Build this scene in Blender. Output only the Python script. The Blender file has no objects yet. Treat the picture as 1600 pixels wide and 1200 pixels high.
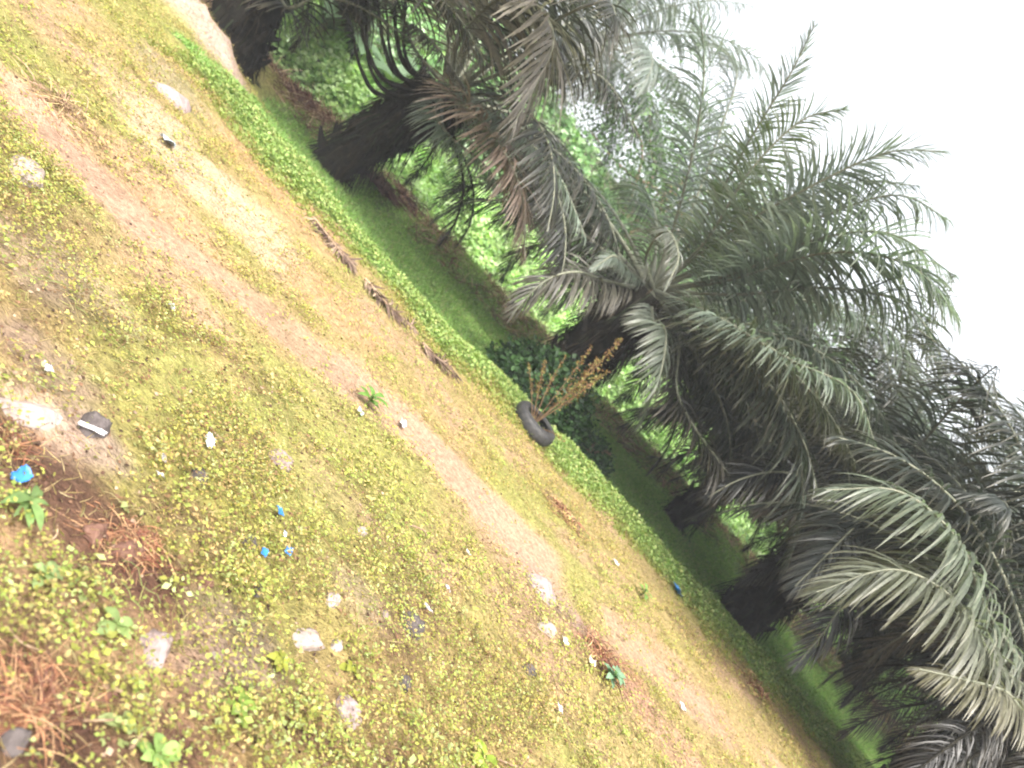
import bpy, math, random
import numpy as np
from mathutils import Vector, Matrix
random.seed(7); rng = np.random.default_rng(7)
S = bpy.context.scene
COL = S.collection
R = math.radians

# ------------------------------------------------------------------ camera, sky, sun, exposure
F, H, VH, TH = 1200.0, 1.5, 200.0, R(48.5)       # focal length in photo pixels, eye height, horizon offset, roll
P = math.atan(VH / F)
cam_d = bpy.data.cameras.new('camera'); cam = bpy.data.objects.new('camera', cam_d); COL.objects.link(cam)
cam_d.sensor_width = 36; cam_d.lens = 36 * F / 1600; cam_d.clip_end = 2000; cam_d.clip_start = 0.05
fw = Vector((0, math.cos(P), -math.sin(P))); up0 = Vector((0, math.sin(P), math.cos(P))); rt0 = Vector((1, 0, 0))
cx = rt0 * math.cos(TH) + up0 * math.sin(TH); cy = -rt0 * math.sin(TH) + up0 * math.cos(TH)
m = Matrix((cx, cy, -fw)).transposed().to_4x4(); m.translation = (0, 0, H); cam.matrix_world = m
cam_d.dof.use_dof = True; cam_d.dof.focus_distance = 3.6; cam_d.dof.aperture_fstop = 2.2
S.camera = cam
SUN_EL, SUN_AZ = R(58), R(168)                   # azimuth measured from +Y towards +X
w = bpy.data.worlds.new('World'); S.world = w; w.use_nodes = True
nt = w.node_tree; bg = nt.nodes['Background']; bg.inputs['Strength'].default_value = 0.145
sky = nt.nodes.new('ShaderNodeTexSky'); sky.sky_type = 'NISHITA'; sky.sun_disc = False
sky.sun_elevation = SUN_EL; sky.sun_rotation = SUN_AZ
sky.dust_density = 6.0; sky.air_density = 1.0; sky.ozone_density = 1.0
hs = nt.nodes.new('ShaderNodeHueSaturation'); hs.inputs['Saturation'].default_value = 0.22   # high thin overcast: almost white
nt.links.new(sky.outputs[0], hs.inputs['Color']); nt.links.new(hs.outputs[0], bg.inputs['Color'])
sl = bpy.data.lights.new('sun', 'SUN'); sl.energy = 1.5; sl.angle = R(12); sl.color = (1.0, 0.94, 0.84)
so = bpy.data.objects.new('sun', sl); COL.objects.link(so)
sd = Vector((math.sin(SUN_AZ) * math.cos(SUN_EL), math.cos(SUN_AZ) * math.cos(SUN_EL), math.sin(SUN_EL)))
so.rotation_euler = sd.to_track_quat('Z', 'Y').to_euler(); so.location = (0, -5, 20)
S.view_settings.view_transform = 'Standard'; S.view_settings.look = 'None'
S.view_settings.gamma = 1; S.view_settings.use_curve_mapping = False
S.view_settings.exposure = 1.98
S.render.engine = 'CYCLES'
S.cycles.max_bounces = 6; S.cycles.transparent_max_bounces = 4; S.cycles.transmission_bounces = 4
S.cycles.filter_width = 1.9
S.cycles.use_denoising = True

# ------------------------------------------------------------------ picture point -> place
def uv(x, y):
    a, b = x - 800, y - 600
    return a * math.cos(TH) + b * math.sin(TH), a * math.sin(TH) - b * math.cos(TH)
def ray(x, y):
    u, v = uv(x, y)
    return u, F * math.cos(P) + v * math.sin(P), -F * math.sin(P) + v * math.cos(P)
def at(x, y, Y):                                  # the point on the sight line at depth Y
    u, dy, dz = ray(x, y); t = Y / dy
    return np.array((u * t, Y, H + dz * t))

# ------------------------------------------------------------------ noise and terrain
def vnoise(x, y, f, seed=0):
    x = np.asarray(x, float) * f + 37.3 * seed + 500; y = np.asarray(y, float) * f + 91.7 * seed + 500
    xi = np.floor(x); yi = np.floor(y); fx = x - xi; fy = y - yi
    fx = fx * fx * (3 - 2 * fx); fy = fy * fy * (3 - 2 * fy)
    def h(a, b):
        s = np.sin(a * 127.1 + b * 311.7 + seed * 17.17) * 43758.5453
        return s - np.floor(s)
    return (h(xi, yi) * (1 - fx) + h(xi + 1, yi) * fx) * (1 - fy) + (h(xi, yi + 1) * (1 - fx) + h(xi + 1, yi + 1) * fx) * fy
def fbm(x, y, f, n=4, seed=0):
    s = 0; a = 1; t = 0
    for i in range(n):
        s = s + a * vnoise(x, y, f * 2 ** i, seed + i); t += a; a *= 0.5
    return s / t
def sstep(a, b, x):
    t = np.clip((x - a) / (b - a), 0, 1); return t * t * (3 - 2 * t)
PATH = np.array([(-30, 0), (-9, 2.6), (-2.5, 3.72), (-1.8, 3.85), (-1.4, 4.15), (-.7, 4.5), (0, 4.75), (1, 5.05), (1.7, 5.3), (2.4, 5.55), (3.4, 5.8), (5, 6.2), (9, 7), (30, 10)])
LAWN = np.array([(-30, 6.6), (-6, 6.9), (-5, 7.0), (-3.5, 7.3), (-2.4, 7.1), (-1.5, 7.3), (-.6, 7.4), (.2, 7.85), (1.2, 8.15), (3.3, 8.4), (6, 8.9), (10, 9.5), (30, 13)])
BANK = np.array([(-30, 9.5), (-8, 9.8), (-5.3, 10.1), (-3.6, 11.2), (-1.7, 12.4), (0, 13.2), (2.8, 14.4), (5.9, 14.8), (9, 14.5), (30, 15)])
yp = lambda X: np.interp(X, PATH[:, 0], PATH[:, 1])
yl = lambda X: np.interp(X, LAWN[:, 0], LAWN[:, 1])
yb = lambda X: np.interp(X, BANK[:, 0], BANK[:, 1])
def gnd0(x, y, z=0.0):
    u, dy, dz = ray(x, y); t = (z - H) / dz
    return u * t, dy * t
MX, MY = -5.35, 8.3                                # bare soil heap beside the first palm
def height(X, Y):
    X = np.asarray(X, float); Y = np.asarray(Y, float)
    z = (fbm(X, Y, 1.3, 4, 3) - .5) * .09 + (fbm(X, Y, 6, 3, 9) - .5) * .035
    z = z - .03 * np.exp(-((Y - yp(X)) / .35) ** 2)
    d = Y - yl(X)
    z = z + .05 * np.exp(-((d - .3) / .35) ** 2) - .10 * sstep(.6, 1.4, d)
    b = Y - yb(X)
    z = z + .30 * np.exp(-(b / .45) ** 2) * (.5 + fbm(X, Y, 1.1, 3, 5)) + .12 * sstep(-.2, .4, b)
    z = z + 5.0 * sstep(2.5, 22, b)
    z = z + .42 * np.exp(-(((X - MX) / .95) ** 2 + ((Y - MY) / .6) ** 2)) * (.7 + .6 * fbm(X, Y, 2, 3, 6)) * (.8 + .4 * fbm(X, Y, 7, 3, 12))
    return z
def G(x, y):                                       # picture point -> point on the ground
    X, Y = gnd0(x, y)
    for _ in range(3):
        X, Y = gnd0(x, y, float(height(X, Y)))
    return X, Y, float(height(X, Y))

# ------------------------------------------------------------------ mesh helpers
def mesh_np(name, V, Fc, col=None, mat=None, smooth=False):
    V = np.ascontiguousarray(V, dtype=np.float32).reshape(-1, 3); Fc = np.ascontiguousarray(Fc, dtype=np.int32)
    me = bpy.data.meshes.new(name); n, k = Fc.shape
    me.vertices.add(len(V)); me.vertices.foreach_set('co', V.ravel())
    me.loops.add(n * k); me.loops.foreach_set('vertex_index', Fc.ravel())
    me.polygons.add(n); me.polygons.foreach_set('loop_start', np.arange(0, n * k, k, dtype=np.int32))
    me.update(calc_edges=True)
    if col is not None:
        a = me.color_attributes.new('col', 'FLOAT_COLOR', 'POINT')
        c = np.ones((len(V), 4), np.float32); c[:, :3] = col
        a.data.foreach_set('color', c.ravel())
    if mat: me.materials.append(mat)
    if smooth: me.polygons.foreach_set('use_smooth', np.ones(n, bool))
    return me
def link(name, me, parent=None, **kw):
    o = bpy.data.objects.new(name, me); COL.objects.link(o)
    if parent is not None: o.parent = parent
    for k, v in kw.items(): o[k] = v
    return o
def empty(name, loc, rz=0, **kw):
    o = bpy.data.objects.new(name, None); COL.objects.link(o); o.location = loc; o.rotation_euler = (0, 0, rz)
    o.empty_display_size = .1
    for k, v in kw.items(): o[k] = v
    return o
def nrm(v): return v / np.maximum(np.linalg.norm(v, axis=-1, keepdims=True), 1e-9)
def ribbons(C, W):                                 # C,W: (n,k,3) centre line and half-width vector
    n, k, _ = C.shape
    V = np.stack([C - W, C + W], 2).reshape(-1, 3)
    i = (np.arange(n) * k * 2)[:, None] + (np.arange(k - 1) * 2)[None, :]; i = i.ravel()
    return V, np.stack([i, i + 1, i + 3, i + 2], 1)
def tube(pts, rad, ns=6):
    pts = np.asarray(pts, float); k = len(pts); rad = np.broadcast_to(rad, (k,))
    T = nrm(np.gradient(pts, axis=0)); ref = np.array((0.13, 0.21, 1.0)) if abs(T[0][2]) < .9 else np.array((1.0, .1, 0))
    A = nrm(np.cross(T, ref)); B = np.cross(T, A)
    th = np.arange(ns) * 2 * math.pi / ns
    V = pts[:, None] + rad[:, None, None] * (A[:, None] * np.cos(th)[None, :, None] + B[:, None] * np.sin(th)[None, :, None])
    q = []
    for j in range(k - 1):
        for i in range(ns): q.append((j * ns + i, j * ns + (i + 1) % ns, (j + 1) * ns + (i + 1) % ns, (j + 1) * ns + i))
    return V.reshape(-1, 3), np.array(q)
def join(lst):
    V = []; Q = []; o = 0
    for v, q in lst: V.append(v); Q.append(q + o); o += len(v)
    return np.concatenate(V), np.concatenate(Q)
def smoothline(p, n):
    p = np.asarray(p, float); k = len(p)
    pp = np.vstack([2 * p[0] - p[1], p, 2 * p[-1] - p[-2]])
    t = np.linspace(0, k - 1 - 1e-6, n); i = t.astype(int); f = (t - i)[:, None]
    a, b, c, d = pp[i], pp[i + 1], pp[i + 2], pp[i + 3]
    return .5 * (2 * b + (c - a) * f + (2 * a - 5 * b + 4 * c - d) * f ** 2 + (-a + 3 * b - 3 * c + d) * f ** 3)

# ------------------------------------------------------------------ materials
def mat(name, rough=.8, spec=.3):
    m = bpy.data.materials.new(name); m.use_nodes = True; b = m.node_tree.nodes['Principled BSDF']
    b.inputs['Roughness'].default_value = rough; b.inputs['Specular IOR Level'].default_value = spec
    return m, m.node_tree, b
def noisy(name, c1, c2, scale, rough=.85, spec=.25, bump=.3, detail=6, coord='Object', bscale=None):
    m, t, b = mat(name, rough, spec)
    tc = t.nodes.new('ShaderNodeTexCoord'); n = t.nodes.new('ShaderNodeTexNoise'); r = t.nodes.new('ShaderNodeValToRGB')
    n.inputs['Scale'].default_value = scale; n.inputs['Detail'].default_value = detail; n.inputs['Roughness'].default_value = .65
    t.links.new(tc.outputs[coord], n.inputs['Vector']); t.links.new(n.outputs[0], r.inputs[0])
    r.color_ramp.elements[0].position = .35; r.color_ramp.elements[1].position = .65
    r.color_ramp.elements[0].color = (*c1, 1); r.color_ramp.elements[1].color = (*c2, 1)
    t.links.new(r.outputs[0], b.inputs['Base Color'])
    n2 = t.nodes.new('ShaderNodeTexNoise'); n2.inputs['Scale'].default_value = bscale or scale * 4; n2.inputs['Detail'].default_value = 6
    t.links.new(tc.outputs[coord], n2.inputs['Vector'])
    bp = t.nodes.new('ShaderNodeBump'); bp.inputs['Strength'].default_value = bump; bp.inputs['Distance'].default_value = .02
    t.links.new(n2.outputs[0], bp.inputs['Height']); t.links.new(bp.outputs[0], b.inputs['Normal'])
    return m
def leafmat(name, rough=.5, spec=.4, trans=.35, tmul=(1.2, 1.35, .6)):
    m, t, b = mat(name, rough, spec)
    vc = t.nodes.new('ShaderNodeVertexColor'); vc.layer_name = 'col'
    nz = t.nodes.new('ShaderNodeTexNoise'); nz.inputs['Scale'].default_value = 30; tc = t.nodes.new('ShaderNodeTexCoord')
    t.links.new(tc.outputs['Object'], nz.inputs['Vector'])
    mr = t.nodes.new('ShaderNodeMapRange'); mr.inputs[1].default_value = .3; mr.inputs[2].default_value = .7; mr.inputs[3].default_value = .75; mr.inputs[4].default_value = 1.2
    t.links.new(nz.outputs[0], mr.inputs[0])
    vm = t.nodes.new('ShaderNodeVectorMath'); vm.operation = 'SCALE'
    t.links.new(vc.outputs[0], vm.inputs[0]); t.links.new(mr.outputs[0], vm.inputs['Scale'])
    t.links.new(vm.outputs[0], b.inputs['Base Color'])
    tr = t.nodes.new('ShaderNodeBsdfTranslucent'); v2 = t.nodes.new('ShaderNodeVectorMath'); v2.operation = 'MULTIPLY'
    v2.inputs[1].default_value = tmul; t.links.new(vm.outputs[0], v2.inputs[0]); t.links.new(v2.outputs[0], tr.inputs['Color'])
    mx = t.nodes.new('ShaderNodeMixShader'); mx.inputs[0].default_value = trans
    out = t.nodes['Material Output']
    t.links.new(b.outputs[0], mx.inputs[1]); t.links.new(tr.outputs[0], mx.inputs[2]); t.links.new(mx.outputs[0], out.inputs[0])
    return m
M_weed = leafmat('weed_leaf', .55, .35, .35)
M_grass = leafmat('grass_blade', .55, .35, .35)
M_palm = leafmat('palm_leaflet', .42, .6, .42, (1.2, 1.35, .9))
M_dry = leafmat('dry_litter', .9, .15, .1, (1, 1, 1))
M_rachis = noisy('palm_rachis', (.10, .11, .075), (.17, .17, .12), 12, .6, .3, .2)
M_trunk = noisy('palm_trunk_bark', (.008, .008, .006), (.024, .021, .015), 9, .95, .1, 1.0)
M_stub = noisy('palm_frond_stub', (.009, .008, .006), (.028, .023, .016), 14, .9, .15, .8)
M_stone = noisy('weathered_stone', (.20, .15, .14), (.34, .265, .25), 18, .9, .2, .6)
M_stonedark = noisy('dark_stone', (.06, .05, .048), (.12, .10, .095), 18, .9, .2, .6)
M_stonepale = noisy('pale_stone', (.24, .19, .17), (.34, .28, .25), 14, .9, .2, .5)
M_clay = noisy('red_clay_lump', (.10, .05, .036), (.19, .11, .08), 14, .95, .1, .8)
M_blue = noisy('blue_plastic', (.015, .11, .36), (.05, .25, .60), 10, .35, .5, .3)
M_palegrey = noisy('pale_blue_plastic', (.40, .50, .60), (.62, .70, .74), 10, .35, .5, .3)
M_white = noisy('white_litter', (.38, .36, .36), (.62, .6, .6), 12, .5, .4, .3)
M_wood = noisy('dead_wood', (.16, .10, .06), (.36, .26, .17), 25, .9, .1, .6)
M_twig = noisy('reddish_twig', (.12, .07, .04), (.24, .16, .09), 25, .9, .1, .4)
M_tyre = noisy('old_tyre_rubber', (.016, .016, .018), (.045, .043, .04), 22, .6, .4, .4)
M_greenstem = noisy('green_stem', (.10, .14, .04), (.18, .2, .07), 20, .6, .3, .2)

# ------------------------------------------------------------------ ground
def smask(cxy, rx, ry, X, Y, seed=0, edge=.35):
    d = np.sqrt(((X - cxy[0]) / rx) ** 2 + ((Y - cxy[1]) / ry) ** 2) + (fbm(X, Y, 2.2, 3, 20 + seed) - .5) * .9
    return sstep(1 + edge, 1 - edge, d)
PATCH = []                                          # (centre, radius x, radius y, colour, bareness)
def patch(px, py, rx, ry, c, bare=.8): PATCH.append((gnd0(px, py), rx, ry, c, bare))
PINK = (.58, .36, .25); ORNG = (.50, .31, .17); SAND = (.62, .47, .33); DARK = (.14, .075, .05); GREY = (.40, .30, .24)
patch(130, 235, .55, .22, PINK, .95); patch(90, 190, .35, .12, PINK, .8); patch(270, 130, .5, .4, GREY, .5)
patch(430, 270, .75, .65, ORNG, .8); patch(480, 350, .55, .5, ORNG, .75); patch(330, 290, .9, .45, SAND, .7); patch(400, 350, .5, .45, SAND, .7)
patch(300, 380, .8, .3, ORNG, .7); patch(520, 480, .5, .45, ORNG, .75); patch(60, 650, .18, .12, SAND, .9); patch(150, 690, .16, .1, GREY, .8)
patch(170, 840, .26, .17, DARK, .9); patch(225, 885, .17, .12, DARK, .8); patch(60, 1120, .20, .13, DARK, .95); patch(20, 690, .2, .1, DARK, .7)
patch(30, 160, .5, .15, ORNG, .7); patch(380, 1000, .18, .12, GREY, .7); patch(820, 850, .5, .35, PINK, .75); patch(960, 1040, .5, .3, (.36, .17, .11), .8)
patch(1040, 1150, .5, .3, (.48, .28, .2), .7); patch(700, 720, .5, .3, PINK, .7); patch(870, 930, .35, .22, GREY, .7); patch(560, 940, .15, .1, GREY, .5)
patch(60, 560, .25, .14, GREY, .5); patch(130, 430, .3, .15, SAND, .5); patch(30, 400, .3, .15, GREY, .5); patch(620, 1020, .12, .1, DARK, .5)
patch(880, 800, .3, .2, (.22, .11, .08), .7); patch(1160, 1060, .35, .25, (.3, .14, .1), .6); patch(260, 1160, .1, .08, DARK, .6); patch(330, 1050, .12, .1, GREY, .6)
def masks(X, Y):
    w = .16 + .26 * fbm(X, Y, .9, 3, 31)
    pth = sstep(1.35, .6, np.abs(Y - yp(X) + (fbm(X, Y, .8, 2, 33) - .5) * .5) / w) * sstep(.28, .52, fbm(X, Y, 1.1, 3, 35) - .06 + .22 * sstep(-1.4, -.5, X) - .10 * sstep(1.0, 1.6, X))
    jag = (fbm(X, Y, 1.6, 4, 41) - .5) * 1.1
    lawn = sstep(-.12, .12, Y - yl(X) + jag) * sstep(.35, 0, Y - yb(X) + jag * .5)
    bank = sstep(-.2, .15, Y - yb(X) + jag * .5)
    mound = np.exp(-(((X - MX) / 1.15) ** 2 + ((Y - MY) / .6) ** 2)) ; mound = sstep(.3, .6, mound + (fbm(X, Y, 2, 3, 44) - .5) * .3)
    lawn = lawn * (1 - mound) * sstep(-4.75, -4.15, X + (fbm(X, Y, 1.2, 3, 46) - .5))
    return pth, lawn, bank, mound
def spaced(a, b, st, far, grow=1.25):
    l = list(np.arange(a, b + 1e-9, st)); lo = [a]; s = st
    while lo[-1] > -far: s *= grow; lo.append(lo[-1] - s)
    hi = [l[-1]]; s = st
    while hi[-1] < far: s *= grow; hi.append(hi[-1] + s)
    return np.array(lo[1:][::-1] + l + hi[1:])
gx = spaced(-9.5, 11, .06, 500); gy = spaced(.6, 17, .06, 500)
GX, GY = np.meshgrid(gx, gy); X, Y = GX.ravel(), GY.ravel(); Z = height(X, Y)
pth, lawn, bank, mound = masks(X, Y)
def mixc(c, t, k): return c * (1 - k[:, None]) + np.array(t)[None] * k[:, None]
n1 = fbm(X, Y, .8, 4, 51); n2 = fbm(X, Y, 7, 3, 55)
c = np.tile(np.array((.40, .30, .13)), (len(X), 1))
c = mixc(c, (.34, .32, .10), sstep(.4, .6, n1)); c = mixc(c, (.46, .30, .19), sstep(.5, .7, fbm(X, Y, 1.7, 3, 57)) * .8)
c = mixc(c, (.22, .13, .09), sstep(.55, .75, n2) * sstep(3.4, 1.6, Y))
for (cc, rx, ry, pc, br) in PATCH: c = mixc(c, pc, smask(cc, rx, ry, X, Y) * br)
c = mixc(c, (.46, .295, .20), pth * .82)
c = c * .66
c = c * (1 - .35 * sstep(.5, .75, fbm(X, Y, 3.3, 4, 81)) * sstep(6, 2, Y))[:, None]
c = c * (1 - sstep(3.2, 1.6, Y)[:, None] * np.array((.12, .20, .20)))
c = mixc(c, (.13, .18, .06), lawn); c = mixc(c, (.28, .19, .13), bank); c = mixc(c, (.34, .25, .20), mound)
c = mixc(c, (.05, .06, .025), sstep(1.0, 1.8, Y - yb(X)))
nx, ny = len(gx), len(gy)
idx = (np.arange(ny - 1)[:, None] * nx + np.arange(nx - 1)[None]).ravel()
Q = np.stack([idx, idx + 1, idx + nx + 1, idx + nx], 1)
m, t, b = mat('soil_and_turf', .95, .15)
vc = t.nodes.new('ShaderNodeVertexColor'); vc.layer_name = 'col'
tc = t.nodes.new('ShaderNodeTexCoord'); na = t.nodes.new('ShaderNodeTexNoise'); na.inputs['Scale'].default_value = 28; na.inputs['Detail'].default_value = 8; na.inputs['Roughness'].default_value = .7
t.links.new(tc.outputs['Object'], na.inputs['Vector'])
mr = t.nodes.new('ShaderNodeMapRange'); mr.inputs[1].default_value = .3; mr.inputs[2].default_value = .7; mr.inputs[3].default_value = .5; mr.inputs[4].default_value = 1.45
t.links.new(na.outputs[0], mr.inputs[0]); vm = t.nodes.new('ShaderNodeVectorMath'); vm.operation = 'SCALE'
t.links.new(vc.outputs[0], vm.inputs[0]); t.links.new(mr.outputs[0], vm.inputs['Scale']); t.links.new(vm.outputs[0], b.inputs['Base Color'])
nb = t.nodes.new('ShaderNodeTexNoise'); nb.inputs['Scale'].default_value = 70; nb.inputs['Detail'].default_value = 6; t.links.new(tc.outputs['Object'], nb.inputs['Vector'])
bp = t.nodes.new('ShaderNodeBump'); bp.inputs['Strength'].default_value = 1.0; bp.inputs['Distance'].default_value = .025
t.links.new(nb.outputs[0], bp.inputs['Height']); t.links.new(bp.outputs[0], b.inputs['Normal'])
M_soil = m
VV = np.stack([X, Y, Z], 1)
fm = lambda a: a[Q].mean(1)
Xc, Yc = fm(X), fm(Y); near = (np.abs(Xc) < 14) & (Yc < 22) & (Yc > 0)
kind = np.zeros(len(Q), int)
kind[(fm(pth) > .45) & near] = 1; kind[(fm(lawn) > .5) & near] = 2; kind[(fm(bank) > .5) & (Yc - yb(Xc) < 1.3) & near] = 3; kind[(fm(mound) > .5) & near] = 4
for k, nm in enumerate(['ground', 'path', 'lawn', 'bank', 'soil_mound']):
    q = Q[kind == k]; u, inv = np.unique(q, return_inverse=True)
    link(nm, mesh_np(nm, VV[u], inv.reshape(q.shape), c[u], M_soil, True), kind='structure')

# ------------------------------------------------------------------ leaves scattered as ground cover
def leaves(P0, D, L, Wd, N, fold=.3):               # diamond leaves, folded at the midrib; all (n,..)
    W = nrm(np.cross(D, N)) * Wd[:, None]; up = nrm(np.cross(W, D))
    L = L[:, None]
    mid = P0 + D * L * .5 - up * Wd[:, None] * fold
    tip = P0 + D * L - up * L * .12
    a = P0 + D * L * .45 + W; b_ = P0 + D * L * .45 - W
    V = np.stack([P0, a, tip, b_, mid], 1).reshape(-1, 3)
    i = np.arange(len(P0)) * 5
    T = np.concatenate([np.stack([i, i + 1, i + 4], 1), np.stack([i + 4, i + 1, i + 2], 1), np.stack([i, i + 4, i + 3], 1), np.stack([i + 3, i + 4, i + 2], 1)])
    return V, T
def rand_dir(n, zlo, zhi):
    a = rng.uniform(0, 2 * math.pi, n); z = rng.uniform(zlo, zhi, n); r = np.sqrt(np.maximum(1 - z * z, 0))
    return np.stack([r * np.cos(a), r * np.sin(a), z], 1)
def pick(pal, wts, n):
    pal = np.array(pal); k = rng.choice(len(pal), n, p=np.array(wts) / sum(wts))
    return pal[k] * rng.uniform(.8, 1.2, (n, 1))
def in_view(X, Y, extra=1.0): return (X > -.62 * Y - extra) & (X < .85 * Y + extra)
def bare_at(X, Y):
    b_ = np.zeros(len(X))
    for (cc, rx, ry, pc, br) in PATCH: b_ = np.maximum(b_, smask(cc, rx, ry, X, Y) * br)
    return b_
def points(y0, y1, dens, extra=1.0):
    x0, x1 = -.62 * y1 - extra, .85 * y1 + extra
    n = int((x1 - x0) * (y1 - y0) * dens); X = rng.uniform(x0, x1, n); Y = rng.uniform(y0, y1, n)
    k = in_view(X, Y, extra); return X[k], Y[k]
YG, LG, OL, ST, BR, PG = (.31, .305, .065), (.27, .34, .075), (.15, .145, .03), (.42, .30, .13), (.15, .075, .04), (.36, .42, .18)
def weeds(name, y0, y1, dens, per, size, hgt, pal, wts, **kw):
    X, Y = points(y0, y1, dens)
    pth, lawn, bank, mound = masks(X, Y)
    clump = sstep(.38, .56, fbm(X, Y, 2.6, 3, 61)) * (.4 + .6 * sstep(.35, .55, fbm(X, Y, 9, 2, 63))) * .88 + .12
    pr = clump * (1 - .8 * pth) * (1 - lawn) * (1 - bank) * (1 - mound) * (1 - .88 * bare_at(X, Y))
    k = rng.uniform(0, 1, len(X)) < pr; X, Y = X[k], Y[k]; cl = clump[k]
    n = len(X); Z = height(X, Y)
    B = np.repeat(np.stack([X, Y, Z], 1), per, 0); N_ = n * per
    hh = hgt * rng.uniform(.1, 1, N_) * np.repeat(.4 + .8 * cl, per)
    off = rng.normal(0, 1, (N_, 2)) * size * 1.1
    P0 = B + np.concatenate([off, hh[:, None]], 1)
    D = rand_dir(N_, -.15, .75); L = size * rng.uniform(.5, 1.4, N_); Wd = L * rng.uniform(.26, .42, N_)
    Nn = nrm(rand_dir(N_, .3, 1) + np.array((0, 0, .6)))
    V, T = leaves(P0, D, L, Wd, Nn)
    g = vnoise(X, Y, 1.1, 66)
    c_ = np.repeat(pick(pal, wts, n), per, 0) * rng.uniform(.85, 1.12, (N_, 1)) * .84 + np.array((.33, .26, .11)) * .14
    c_ = c_ * np.repeat((np.array((.92, 1.05, .9))[None] * g[:, None] + np.array((1.08, .95, 1.0))[None] * (1 - g[:, None])), per, 0)
    link(name, mesh_np(name, V, T, np.repeat(c_, 5, 0), M_weed), kind='stuff', **kw)
weeds('leafy_weeds', .9, 3.4, 2300, 6, .0135, .085, [YG, LG, OL, ST, BR, PG], [4, 2, 2, 2.6, 1.3, 1.0], label='yellow green low leafy weeds over the near ground')
weeds('low_weeds', 3.3, 9.3, 800, 5, .0185, .045, [YG, LG, OL, ST, BR, (.37, .30, .12)], [4, 1.6, 1.5, 3, .5, 3], label='sparse yellowish low weeds on both sides of the path')
weeds('round_leaf_weeds', .9, 2.6, 130, 6, .023, .06, [LG, PG, YG], [3, 2, 2], label='larger pale green leaves among the nearest weeds')

# creeping stems that tie the nearest weeds together
X, Y = points(.9, 3.6, 420); k = (rng.uniform(0, 1, len(X)) < sstep(.34, .5, fbm(X, Y, 2.6, 3, 61)) * (1 - bare_at(X, Y)) + .06); X, Y = X[k], Y[k]; n = len(X)
a = rng.uniform(0, 6.28, n); kk = 8; bend = rng.normal(0, .35, (n, kk)).cumsum(1); l = rng.uniform(.008, .026, n)[:, None]
px_ = X[:, None] + (np.cos(a[:, None] + bend) * l).cumsum(1); py_ = Y[:, None] + (np.sin(a[:, None] + bend) * l).cumsum(1)
pz_ = height(px_.ravel(), py_.ravel()).reshape(n, kk) + .004 + rng.uniform(0, .035, (n, 1)) * np.linspace(0, 1, kk)[None] + .012 * np.abs(np.sin(np.linspace(0, 6, kk)))[None]
C = np.stack([px_, py_, pz_], 2); T_ = np.gradient(C, axis=1)
V, Q = ribbons(C, nrm(np.cross(T_, rand_dir(n, -.3, 1)[:, None])) * .0011)
link('creeping_stems', mesh_np('creeping_stems', V, Q, np.repeat(pick([(.20, .17, .06), (.22, .12, .06), (.30, .24, .12), (.16, .2, .05)], [3, 3, 2, 2], n), kk * 2, 0), M_weed), kind='stuff', label='thin creeping stems running between the nearest weeds')

def blades(name, X, Y, L, wd, pal, wts, lean=.6, matl=None, zoff=0., **kw):
    n = len(X); Z = height(X, Y) + zoff
    B = np.stack([X, Y, Z], 1); D = nrm(rand_dir(n, .2, 1) * np.array((lean, lean, 1)))
    L = L * rng.uniform(.5, 1.3, n); t_ = np.array((0, .5, 1.0))
    sag = rand_dir(n, -.2, .0) * .35
    C = B[:, None] + D[:, None] * (L[:, None] * t_)[..., None] + sag[:, None] * (L[:, None] * t_ ** 2)[..., None]
    W = nrm(np.cross(D, rand_dir(n, -1, 1)))[:, None] * (np.array((1, .75, .12)) * wd)[None, :, None]
    V, Q = ribbons(C, W)
    link(name, mesh_np(name, V, Q, np.repeat(pick(pal, wts, n), 6, 0), matl or M_grass), kind='stuff', **kw)
X, Y = points(1.0, 9, 2000); k = rng.uniform(0, 1, len(X)) < .3 * sstep(.35, .6, fbm(X, Y, 1.7, 3, 71)) + .08 + .2 * sstep(3, 5, Y)
X, Y = X[k], Y[k]; q = masks(X, Y); k = (q[1] < .4) & (q[0] < .6); X, Y = X[k], Y[k]
blades('dry_grass', X, Y, .055, .0017, [(.36, .28, .14), (.30, .23, .09), (.18, .10, .055), (.25, .24, .08)], [3, 2, 1, 2], 1.6, label='thin straw coloured dry grass blades')
GR = [(.19, .34, .07), (.24, .39, .10), (.30, .42, .14), (.14, .24, .06), (.36, .33, .16)]
X, Y = points(6.6, 15, 2600); q = masks(X, Y); k = (q[1] > .5); X, Y = X[k], Y[k]
blades('green_grass', X, Y, .055, .006, GR, [3, 3, 2, 2, .8], .9, label='short dense green grass of the lawn strip under the palms')
# taller leafy verge along the sunny front edge of the lawn
X, Y = points(6.4, 10.5, 1500); d = Y - yl(X) + (fbm(X, Y, 1.6, 4, 41) - .5) * 1.1 + rng.normal(0, .07, len(X))
k = (d > -.5) & (d < 1.15) & (rng.uniform(0, 1, len(X)) < .35 + .65 * sstep(.35, .5, fbm(X, Y, 3, 3, 77)) * sstep(-.5, -.1, d)) & (masks(X, Y)[3] < .4) & (X + .4 * fbm(X, Y, 2, 2, 48) > -4.25); X, Y, d = X[k], Y[k], d[k]
n = len(X); per = 4; N_ = n * per
hh = .075 * np.repeat(sstep(-.45, .1, d) * sstep(1.1, .4, d) + .12, per) * rng.uniform(.2, 1, N_) * np.repeat(.5 + fbm(X, Y, 2.2, 3, 79), per)
P0 = np.repeat(np.stack([X, Y, height(X, Y)], 1), per, 0) + np.concatenate([rng.normal(0, .03, (N_, 2)), hh[:, None]], 1)
D = rand_dir(N_, -.1, .8); L = .032 * rng.uniform(.5, 1.4, N_)
V, T = leaves(P0, D, L, L * .38, nrm(rand_dir(N_, .3, 1) + np.array((0, 0, .5))))
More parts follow.
